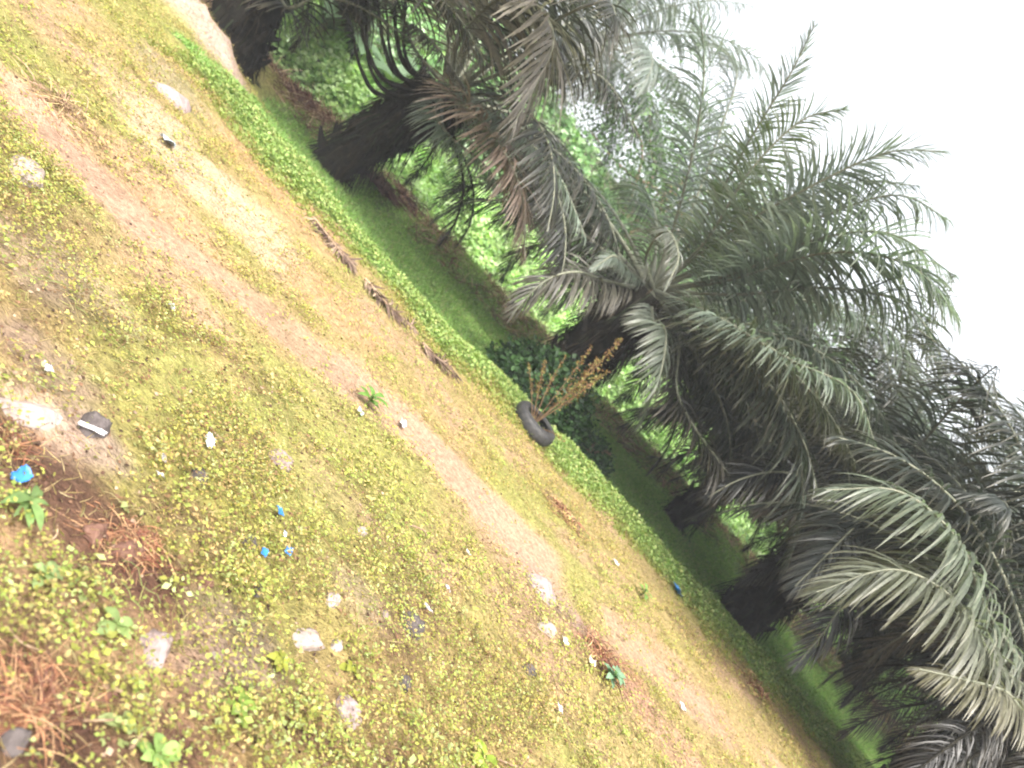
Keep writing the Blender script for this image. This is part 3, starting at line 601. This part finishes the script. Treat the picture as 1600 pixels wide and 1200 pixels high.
def palm(X, Y, hgt, lean=(0, 0), rad=.26, nf=30, L=3.9, lb='', heroes=(), seed=0, col=(.05, .075, .035), elo=-5, ehi=82, avoid=None, z0=None, detail=1.0, stubs=62, dl=1.0, nd=9):
    global stub_me
    r = random.Random(seed); z = float(height(X, Y)) if z0 is None else z0
    root = empty('oil_palm', (X, Y, z), 0, label=lb, category='palm tree', group='oil palms in the grove')
    n, k = 14, 20; V = []
    for i in range(n):
        s = i / (n - 1)
        for j in range(k):
            a = 2 * math.pi * j / k; rr = rad * (.95 + .25 * math.exp(-s * 14) + .55 * s ** 1.3) * (1 + .12 * math.sin(5 * a + i * 1.9) + r.uniform(-.07, .07))
            V.append((lean[0] * s ** 1.2 + rr * math.cos(a), lean[1] * s + rr * math.sin(a), -.1 + (hgt + .15) * s))
    Q = [(i * k + j, i * k + (j + 1) % k, (i + 1) * k + (j + 1) % k, (i + 1) * k + j) for i in range(n - 1) for j in range(k)]
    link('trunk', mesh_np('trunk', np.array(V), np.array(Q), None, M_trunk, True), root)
    if stub_me is None:
        pp = smoothline([(-.05, 0, -.05), (.05, 0, .05), (.09, 0, .15), (.11, 0, .24)], 7); v, q = tube(pp, np.array((.10, .085, .07, .058, .045, .036, .016)), 6)
        v[:, 1] *= 1.35; stub_me = mesh_np('frond_base', v, q, None, M_stub, False)
    for i in range(stubs):
        s = .04 + .98 * i / stubs; a = i * 2.4 + r.uniform(-.2, .2); rr = rad * (.92 + .5 * s ** 1.3)
        o = link('frond_base', stub_me, root); o.location = (lean[0] * s ** 1.2 + rr * math.cos(a), lean[1] * s + rr * math.sin(a), hgt * s)
        sc = r.uniform(.45, .95); o.scale = (sc * .8, sc * .7, sc * r.uniform(.7, 1.25)); o.rotation_euler = (r.uniform(-.3, .3), r.uniform(-.15, .6), a)
    if nd > 3:                                       # fibres and shreds hanging off the trunk
        nn = 700; s = rng.uniform(.03, 1.05, nn); a = rng.uniform(0, 2 * math.pi, nn); rr = rad * (1.0 + .6 * s ** 1.3)
        B = np.stack([lean[0] * s ** 1.2 + rr * np.cos(a), lean[1] * s + rr * np.sin(a), hgt * s], 1); dd = np.stack([np.cos(a), np.sin(a), rng.uniform(-1.5, 1.2, nn)], 1) + rng.normal(0, .4, (nn, 3))
        tt = np.array((0, .4, .75, 1)); l = rng.uniform(.08, .38, nn)[:, None]
        C = B[:, None] + nrm(dd)[:, None] * (l * tt)[..., None] * .7 + np.array((0, 0, -1.0)) * (l * tt ** 1.6)[..., None]; C[..., 2] = np.maximum(C[..., 2], .02)
        V_, Q_ = ribbons(C, nrm(np.cross(dd, rng.normal(0, 1, (nn, 3))))[:, None] * (.009 * np.array((1, 1, .7, .2)))[None, :, None])
        link('fibre', mesh_np('fibre', V_, Q_, np.repeat(pick([(.022, .017, .012), (.010, .009, .008), (.045, .035, .022), (.02, .028, .012)], [3, 3, 1, 1.5], nn), 8, 0), M_dry), root)
    top = np.array((lean[0], lean[1], hgt))
    for hp in heroes:
        pts, kw = hp; pts = np.array([top + np.array((0, 0, .1))] + [at(*q_) - np.array((X, Y, z)) for q_ in pts])
        kk = dict(col=col); kk.update(kw); add_frond(root, pts, **kk)
    for i in range(nf):
        s = (i + .5) / nf; az = i * 2.39996 + seed; e0 = R(ehi + (elo - ehi) * s ** .85) + r.uniform(-.08, .08)
        ll = L * (1.0 - .15 * (s < .15)) * r.uniform(.88, 1.08); dp = R(50 + 38 * s) * r.uniform(.8, 1.2)
        if avoid and avoid(az % (2 * math.pi), math.degrees(e0)): continue
        b0 = top + np.array((math.sin(az), math.cos(az), 0)) * rad * .7 + np.array((0, 0, .25 * (1 - s)))
        pts = arc(b0, az, e0, ll, dp, twist=r.uniform(-.4, .4))
        low = pts[:, 2].min() + z
        lim = .9 if e0 > 0 else .55
        if low < lim: pts[:, 2] += np.linspace(0, 1, 9) ** 1.3 * (lim - low)
        cv = np.array(col) * r.uniform(.75, 1.25) * (np.array((1.5, 1.25, .9)) if r.random() < .12 else 1) * (1 if e0 > .2 else .42)  # low old fronds tinted darker: shade under the crown put into colour
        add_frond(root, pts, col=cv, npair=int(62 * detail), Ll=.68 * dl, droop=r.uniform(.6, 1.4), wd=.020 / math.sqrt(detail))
    for i in range(nd):
        az = i * 2.39996 + seed * 1.7 + .6
        if avoid and avoid(az % (2 * math.pi), 5): continue
        b0 = top + np.array((math.sin(az), math.cos(az), 0)) * rad * 1.3 + np.array((0, 0, -.15 - .25 * r.random()))
        pts = arc(b0, az, R(r.uniform(-30, 8)), r.uniform(1.5, 2.3), R(75), twist=r.uniform(-.3, .3)); low = pts[:, 2].min() + z
        if low < .45: pts[:, 2] += np.linspace(0, 1, 9) ** 1.3 * (.45 - low)
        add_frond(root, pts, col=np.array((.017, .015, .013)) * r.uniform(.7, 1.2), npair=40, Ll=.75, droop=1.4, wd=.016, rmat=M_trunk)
    return root
DG = (.040, .058, .034); GG = (.14, .175, .14); BB = (.08, .066, .052)
# 3: the big palm behind the tyre
y3 = 10.2; x3 = .35  # frond colours carry light: upper ones paled for sky glare, lower darkened for shade
h3 = [([(1085, 370, 10.0), (1180, 205, 9.6), (1235, 115, 9.3), (1272, 40, 9.1)], dict(Ll=.46, droop=.25, col=(.15, .18, .16))),
      ([(1060, 330, 10.1), (1090, 200, 9.8), (1100, 90, 9.6), (1085, -40, 9.4)], dict(Ll=.68, droop=.5, col=(.15, .18, .17))),
      ([(1080, 330, 10.6), (1130, 190, 10.8), (1150, 110, 10.9), (1110, 60, 10.9)], dict(Ll=.68, droop=.7, col=(.13, .15, .15))),
      ([(1130, 370, 9.6), (1250, 300, 9.1), (1380, 240, 8.8), (1470, 236, 8.7)], dict(Ll=.66, droop=.4, npair=80, col=(.13, .16, .13))),
      ([(1150, 400, 9.8), (1280, 340, 9.4), (1400, 305, 9.1), (1485, 345, 8.9)], dict(Ll=.72, droop=.9, npair=80, col=(.12, .15, .12))),
      ([(1130, 440, 9.6), (1290, 395, 9.0), (1420, 415, 8.5), (1500, 500, 8.2)], dict(Ll=.80, droop=.55, col=(.13, .165, .13), wd=.025, npair=80)),
      ([(1140, 470, 10.2), (1260, 470, 10.2), (1380, 510, 10.1), (1445, 600, 10.0)], dict(Ll=.7, droop=.8, col=GG, npair=80)),
      ([(1090, 505, 9.2), (1200, 550, 8.5), (1290, 640, 8.1), (1335, 720, 8.0)], dict(Ll=.7, droop=.6, col=(.045, .055, .032))),
      ([(1110, 490, 9.0), (1230, 560, 8.2), (1330, 610, 7.9), (1370, 700, 7.8)], dict(Ll=.5, droop=.9, col=GG)),
      ([(1020, 500, 9.4), (1040, 520, 8.9), (1030, 590, 8.6), (1000, 665, 8.6)], dict(Ll=.66, droop=1.1, col=(.12, .14, .11), wd=.026)),
      ([(980, 420, 9.5), (960, 400, 9.0), (940, 410, 8.8), (925, 420, 8.7)], dict(Ll=.5, droop=1.0, col=GG)),
      ([(950, 440, 9.4), (900, 425, 8.7), (850, 440, 8.4), (800, 490, 8.3)], dict(Ll=.72, droop=1.0, col=(.085, .08, .065), wd=.023)),
      ([(1010, 400, 9.3), (1040, 360, 8.8), (1060, 400, 8.4), (1040, 450, 8.2)], dict(Ll=.42, droop=1.2, col=(.10, .11, .09))),
      ([(1120, 400, 9.9), (1220, 330, 9.8), (1330, 285, 9.6), (1435, 290, 9.5)], dict(Ll=.6, droop=.6)),
      ([(1140, 430, 9.5), (1270, 375, 9.0), (1390, 365, 8.7), (1490, 430, 8.5)], dict(Ll=.7, droop=.6, col=GG)),
      ([(1150, 460, 9.6), (1300, 450, 9.2), (1420, 480, 9.0), (1480, 580, 8.8)], dict(Ll=.66, droop=.7)),
      ([(1120, 500, 9.4), (1260, 540, 9.0), (1350, 610, 8.8), (1410, 710, 8.7)], dict(Ll=.66, droop=.8)),
      ([(1100, 530, 9.2), (1200, 600, 8.7), (1255, 690, 8.5), (1280, 780, 8.4)], dict(Ll=.66, droop=.8, col=(.03, .04, .028))),
      ([(1100, 380, 9.7), (1170, 270, 9.4), (1250, 190, 9.2), (1320, 170, 9.1)], dict(Ll=.62, droop=.5, col=(.085, .12, .05))),
      ([(1060, 520, 9.4), (1060, 620, 8.9), (1130, 730, 8.6), (1200, 820, 8.5)], dict(Ll=.6, droop=.8, col=(.025, .024, .02)))]
palm(x3, y3, 2.0, (-.05, 0), .28, 38, 4.0, 'big oil palm behind the tyre with its bright crown open against the sky', h3, 3, (.075, .098, .075),
     elo=-25, ehi=62, avoid=lambda a, e: e > 36 or (2.3 < a < 4.4 and e < 30))
# 2: palm beside the brown stumps
x2, y2 = -3.72, 9.9
h2 = [([(720, 60, 9.0), (800, -10, 8.4), (865, 60, 8.0), (800, 200, 7.8)], dict(Ll=.80, droop=.6, col=(.17, .155, .135), wd=.028)),
      ([(730, 150, 9.0), (800, 200, 8.6), (870, 270, 8.4), (915, 370, 8.3)], dict(Ll=.6, droop=1.0, col=GG)),
      ([(710, 150, 8.9), (770, 210, 8.3), (815, 300, 8.0), (820, 400, 7.9)], dict(Ll=.66, droop=.6, col=(.17, .125, .105), wd=.026)),
      ([(680, 170, 9.2), (700, 210, 8.9), (760, 260, 8.7), (780, 300, 8.6)], dict(Ll=.66, droop=1.4, col=GG)),
      ([(650, 80, 9.2), (640, 40, 9.0), (680, 70, 8.8), (735, 150, 8.7)], dict(Ll=.42, droop=1.0, col=(.04, .035, .03))),
      ([(610, 130, 9.4), (575, 80, 9.2), (556, 0, 9.0), (560, -60, 8.9)], dict(Ll=.35, start=.72, r0=.05, rmat=M_trunk, col=(.02, .02, .018))),
      ([(625, 120, 9.5), (600, 70, 9.3), (590, 0, 9.1), (580, -60, 9.0)], dict(Ll=.35, start=.72, r0=.05, rmat=M_trunk, col=(.02, .02, .018))),
      ([(600, 150, 9.5), (565, 110, 9.4), (548, 40, 9.3), (530, -30, 9.2)], dict(Ll=.35, start=.72, r0=.05, rmat=M_trunk, col=(.02, .02, .018))),
      ([(640, 110, 9.3), (620, 60, 9.0), (618, 0, 8.7), (625, -50, 8.6)], dict(Ll=.35, start=.72, r0=.05, rmat=M_trunk, col=(.02, .02, .018))),
      ([(620, 150, 9.4), (580, 110, 9.3), (572, 30, 9.1), (575, -60, 9.0)], dict(Ll=.35, start=.72, r0=.045, rmat=M_trunk, col=(.02, .02, .018))),
      ([(640, 130, 9.5), (612, 90, 9.4), (604, 20, 9.3), (600, -60, 9.2)], dict(Ll=.35, start=.72, r0=.045, rmat=M_trunk, col=(.02, .02, .018))),
      ([(655, 120, 9.3), (632, 80, 9.2), (634, 10, 9.1), (645, -60, 9.0)], dict(Ll=.35, start=.72, r0=.045, rmat=M_trunk, col=(.02, .02, .018))),
      ([(800, 110, 9.4), (880, 100, 9.2), (950, 130, 9.1), (1000, 220, 9.0)], dict(Ll=.65, droop=.9))]
palm(x2, y2, 1.75, (.45, 0), .25, 40, 3.8, 'oil palm with dark bare leaf stalks rising left above the two brown stumps', h2, 2, (.026, .029, .024), elo=8, avoid=lambda a, e: (2.5 < a < 6.15 and e < 45) or (.2 < a < 2.7 and e > 36))
# 1: palm at the top left
x1, y1 = -5.4, 9.5
h1 = [([(440, 0, 9.0), (500, -5, 8.9), (560, 10, 8.8), (640, 60, 8.7)], dict(Ll=.6, droop=.5)),
      ([(470, -40, 9.0), (600, -30, 8.6), (700, 10, 8.3), (760, 100, 8.2)], dict(Ll=.6, droop=.8))]
palm(x1, y1, 1.75, (-1.0, 0), .36, 20, 3.7, 'oil palm at the top left beside the bare soil heap', h1, 1, (.026, .028, .024), elo=10, avoid=lambda a, e: .3 < a < 3.3 and e < 45)
# 4, 5: palms on the right behind the lawn; canopy shade put into their dark colour
palm(3.35, 12.3, 1.75, (.2, 0), .17, 36, 3.8, 'slim trunked oil palm between two bright gaps, farther back than its neighbours', (), 4, (.028, .036, .03), elo=-8, nd=4)
h5 = [([(1260, 770, 9.4), (1230, 790, 8.8), (1200, 790, 8.5), (1180, 805, 8.4)], dict(Ll=.55, droop=1.2, col=(.12, .10, .08), wd=.024)),
      ([(1400, 700, 9.8), (1470, 600, 9.6), (1530, 625, 9.4), (1600, 730, 9.3)], dict(Ll=.7, droop=.6, col=(.16, .18, .17))),  # pale frond colour stands in for sky glare
      ([(1420, 730, 10.4), (1440, 640, 10.4), (1470, 590, 10.4), (1485, 545, 10.4)], dict(Ll=.4, droop=.6))]
palm(4.45, 10.5, 1.8, (.1, 0), .29, 40, 3.8, 'stout oil palm beside the smallest bright gap, right of the slim one', h5, 5, (.028, .036, .03), elo=-12, nd=5)
# 6: nearest palm, lower right
x6, y6 = 5.75, 7.7
h6 = [([(1545, 960, 7.3), (1500, 850, 6.9), (1410, 770, 6.6), (1290, 765, 6.4)], dict(Ll=.68, droop=1.1, col=(.11, .135, .095), wd=.024)),
      ([(1560, 1040, 7.2), (1500, 945, 6.7), (1400, 890, 6.4), (1275, 925, 6.2)], dict(Ll=.70, droop=1.1, col=(.12, .13, .095), wd=.025)),
      ([(1600, 1110, 7.1), (1570, 1080, 6.7), (1500, 1060, 6.4), (1435, 1045, 6.2)], dict(Ll=.62, droop=1.0, col=(.15, .145, .10), wd=.022)),
      ([(1560, 1020, 7.6), (1480, 980, 7.6), (1400, 1000, 7.6), (1330, 1060, 7.6)], dict(Ll=.6, droop=1.0, col=BB))]
palm(x6, y6, 2.0, (.05, 0), .25, 34, 3.7, 'nearest oil palm at lower right, its long fronds reaching over the lawn', h6, 6, (.026, .034, .026), elo=8, ehi=78,
     avoid=lambda a, e: (math.pi * .62 < a < math.pi * 1.42) and 6 < e < 60, nd=20)
# farther palms
FAR = [(-5.0, 19.5, 3.8, 8, 'tall oil palm crown rising behind the second palm'), (-13, 24, 3.2, 9, 'far oil palm beyond the top left corner palm'),
       (2.6, 23, 3.0, 10, 'far oil palm seen behind the big palm by the tyre'), (8.4, 14.6, 2.6, 11, 'far oil palm behind the stout one on the right'),
       (10.4, 12.2, 2.2, 12, 'far right oil palm behind the nearest one'), (-9, 25, 3.0, 13, 'farthest oil palm on the left behind the leaf stalks'),
       (13.2, 18.5, 3.0, 14, 'farthest oil palm low on the right against the sky')]
for (a, b_, h_, sd_, lb) in FAR:
    palm(a, b_, h_, (0, 0), .26, 26, 4.6 if sd_ == 8 else 3.8, lb, (), sd_, (.11, .135, .115) if sd_ in (8, 11, 12) else (.055, .075, .045), elo=0, detail=.7, stubs=12, nd=3)  # three crowns get a paler colour in place of blown-out sky glare

# ------------------------------------------------------------------ shrubs and the green growth behind the bank
def shrub(name, X, Y, rx, ry, rz, n, lf, pal, lb, cat='shrub', holes=.45, seed=0):
    z = float(height(X, Y)); root = empty(name, (X, Y, z), 0, label=lb, category=cat)
    P = rand_dir(n, -.15, 1); rad = rng.uniform(.45, 1.0, n) ** .6
    bump = .72 + .6 * fbm(P[:, 0] * 1.5 + P[:, 2], P[:, 1] * 1.5 - P[:, 2], 1.6, 3, seed)
    Q_ = P * (rad * bump)[:, None] * np.array((rx, ry, rz)); Q_[:, 2] = np.maximum(Q_[:, 2], 0) + rz * .12
    L = lf * rng.uniform(.6, 1.4, n); V, T = leaves(Q_, nrm(P * .8 + rand_dir(n, -.6, .7)), L, L * .33, nrm(P + rng.normal(0, .4, (n, 3))))
    link('foliage', mesh_np('foliage', V, T, np.repeat(pick(pal, [1] * len(pal), n), 5, 0), M_weed), root)
    st = []
    for i in range(9):
        a = random.uniform(0, 6.28); e = np.array((math.cos(a) * rx * .6, math.sin(a) * ry * .6, rz * random.uniform(.6, 1)))
        st.append(tube(smoothline([(0, 0, -.05), e * .5 + np.array((0, 0, .08)), e], 7), np.linspace(.018, .005, 7), 5))
    V, Q = join(st); link('stems', mesh_np('stems', V, Q, None, M_wood, True), root)
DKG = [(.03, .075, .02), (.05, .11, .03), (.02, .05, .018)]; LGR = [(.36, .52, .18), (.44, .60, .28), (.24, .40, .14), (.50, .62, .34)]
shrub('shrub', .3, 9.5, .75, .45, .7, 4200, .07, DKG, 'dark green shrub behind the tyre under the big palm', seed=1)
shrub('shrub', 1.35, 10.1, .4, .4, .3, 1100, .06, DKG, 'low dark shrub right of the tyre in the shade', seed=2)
def mass(name, n, fn, lf, pal, wts, lb):
    P0, Nn = fn(n); n = len(P0); L = lf * rng.uniform(.5, 1.5, n)
    V, T = leaves(P0, nrm(Nn * .5 + rand_dir(n, -.8, .6)), L, L * rng.uniform(.3, .45, n), nrm(Nn + rng.normal(0, .5, (n, 3))))
    cl = pick(pal, wts, n) * (.7 + .7 * vnoise(P0[:, 0], P0[:, 2] * 1.3 + P0[:, 1], 1.5, 7))[:, None]
    link(name, mesh_np(name, V, T, np.repeat(cl, 5, 0), M_weed), kind='stuff', label=lb)
def hedge(off, hmin, hmax, x0, x1, depth):
    def fn(n):
        X = rng.uniform(x0, x1, n); top = hmin + (hmax - hmin) * fbm(X, X * 0, .45, 4, int(off * 10) + 3)
        s = rng.uniform(0, 1, n); b1 = fbm(X * 1.0, s * 3, 1.1, 4, int(off * 10) + 8)
        Yy = yb(X) + off + s * depth * .8 - b1 * .9 + rng.uniform(-.05, .35, n); Zz = height(X, Yy) + top * s ** .75 * (.75 + .4 * b1) + rng.uniform(-.1, .12, n)
        return np.stack([X, Yy, Zz], 1), np.tile((0, -.75, .65), (n, 1))
    return fn
mass('creeper_undergrowth', 80000, hedge(2.3, .7, 1.8, -15, 17, 1.8), .085, LGR, [3, 3, 2, 1.5], 'bright green creeper covered growth beyond the bank')
mass('far_undergrowth', 60000, hedge(4.5, 2.2, 4.2, -20, 24, 2.5), .15, [(.14, .26, .10), (.24, .38, .17), (.36, .46, .30)], [2, 2, 1], 'taller dark green growth closing the view behind the creepers')
# broad grey green leaves (wild banana) seen in the gap between the first two palms
for i, (a, b_, h_, lb) in enumerate([(-6.4, 12.6, 1.9, 'broad leaved grey green plant in the gap between the first two palms'), (-5.2, 13.6, 1.7, 'second broad leaved plant, deeper in the same gap')]):
    z = float(height(a, b_)); root = empty('banana_plant', (a, b_, z), 0, label=lb, category='banana plant')
    V, Q = tube([(0, 0, 0), (.02, 0, h_ * .3), (0, 0, h_ * .6)], np.array((.1, .09, .06)), 8); link('stem', mesh_np('stem', V, Q, None, M_greenstem, True), root)
    for j in range(10):
        pts = arc((0, 0, h_ * .55), j * 2.4, R(random.uniform(35, 75)), random.uniform(1.0, 1.5), R(80), 10); s = np.linspace(0, 1, 10)
        T = nrm(np.gradient(pts, axis=0)); sd_ = nrm(np.cross(T, (0, 0, 1))); W = sd_ * (.19 * np.sin(np.pi * np.clip(s * .9 + .08, 0, 1)) ** .6)[:, None]
        L3 = np.stack([pts - W - np.array((0, 0, .06)), pts, pts + W - np.array((0, 0, .06))], 1).reshape(-1, 3); q = []
        for k in range(9): q += [(k * 3, k * 3 + 1, k * 3 + 4, k * 3 + 3), (k * 3 + 1, k * 3 + 2, k * 3 + 5, k * 3 + 4)]
        link('leaf', mesh_np('leaf', L3, np.array(q), np.tile(np.array((.14, .22, .12)) * random.uniform(.8, 1.3), (30, 1)), M_weed, True), root)
# leafy tree low on the right against the sky
def tree(X, Y, hgt, cr, n, lb, seed):
    z = float(height(X, Y)); root = empty('broadleaf_tree', (X, Y, z), 0, label=lb, category='tree'); r = random.Random(seed); st = []
    st.append(tube(smoothline([(0, 0, -.2), (.1, 0, hgt * .4), (0, .1, hgt * .8)], 9), np.linspace(.2, .07, 9), 8)); cs = []
    for i in range(16):
        a = i * 2.4; s0 = r.uniform(.3, .75); e = np.array((math.cos(a) * cr * r.uniform(.5, 1), math.sin(a) * cr * r.uniform(.5, 1), hgt * r.uniform(.5, 1)))
        st.append(tube(smoothline([(0, 0, hgt * s0), e * .5 + np.array((0, 0, hgt * .3)), e], 7), np.linspace(.05, .015, 7), 5)); cs.append(e)
    V, Q = join(st); link('trunk', mesh_np('trunk', V, Q, None, M_wood, True), root)
    cs = np.array(cs); k = rng.integers(0, len(cs), n); P0 = cs[k] + rng.normal(0, 1, (n, 3)) * np.array((.45, .45, .35)) * cr * .55
    L = .10 * rng.uniform(.6, 1.4, n); V, T = leaves(P0, rand_dir(n, -.9, .5), L, L * .3, rand_dir(n, 0, 1))
    link('crown', mesh_np('crown', V, T, np.repeat(pick([(.05, .10, .035), (.09, .16, .06), (.12, .2, .08)], [1, 1, 1], n), 5, 0), M_weed), root)
tree(12.5, 15.5, 5.0, 2.6, 16000, 'leafy broadleaf tree behind the palms at the right edge', 3)
tree(-1.0, 20.0, 5.2, 2.8, 14000, 'broadleaf tree far behind the tall palm crown', 4)
tree(5.0, 20.0, 4.5, 2.6, 12000, 'broadleaf tree far behind the slim trunked palm', 5)

# ------------------------------------------------------------------ thin even haze volume, added to stand in for lens glare
import bmesh
bm = bmesh.new(); bmesh.ops.create_cube(bm, size=1)
for v in bm.verts: v.co = Vector((v.co.x * 90, 20 + v.co.y * 90, 7.0 + v.co.z * 18))
me = bpy.data.meshes.new('haze'); bm.to_mesh(me); bm.free()
hm = bpy.data.materials.new('glare_haze'); hm.use_nodes = True; t = hm.node_tree; t.nodes.remove(t.nodes['Principled BSDF'])
pv = t.nodes.new('ShaderNodeVolumePrincipled'); pv.inputs['Color'].default_value = (.93, .96, 1, 1); pv.inputs['Density'].default_value = .0022; pv.inputs['Anisotropy'].default_value = .0
t.links.new(pv.outputs[0], t.nodes['Material Output'].inputs['Volume']); me.materials.append(hm)
link('haze', me, kind='stuff', label='thin pale haze added through the grove to stand in for lens glare')
S.cycles.volume_bounces = 0
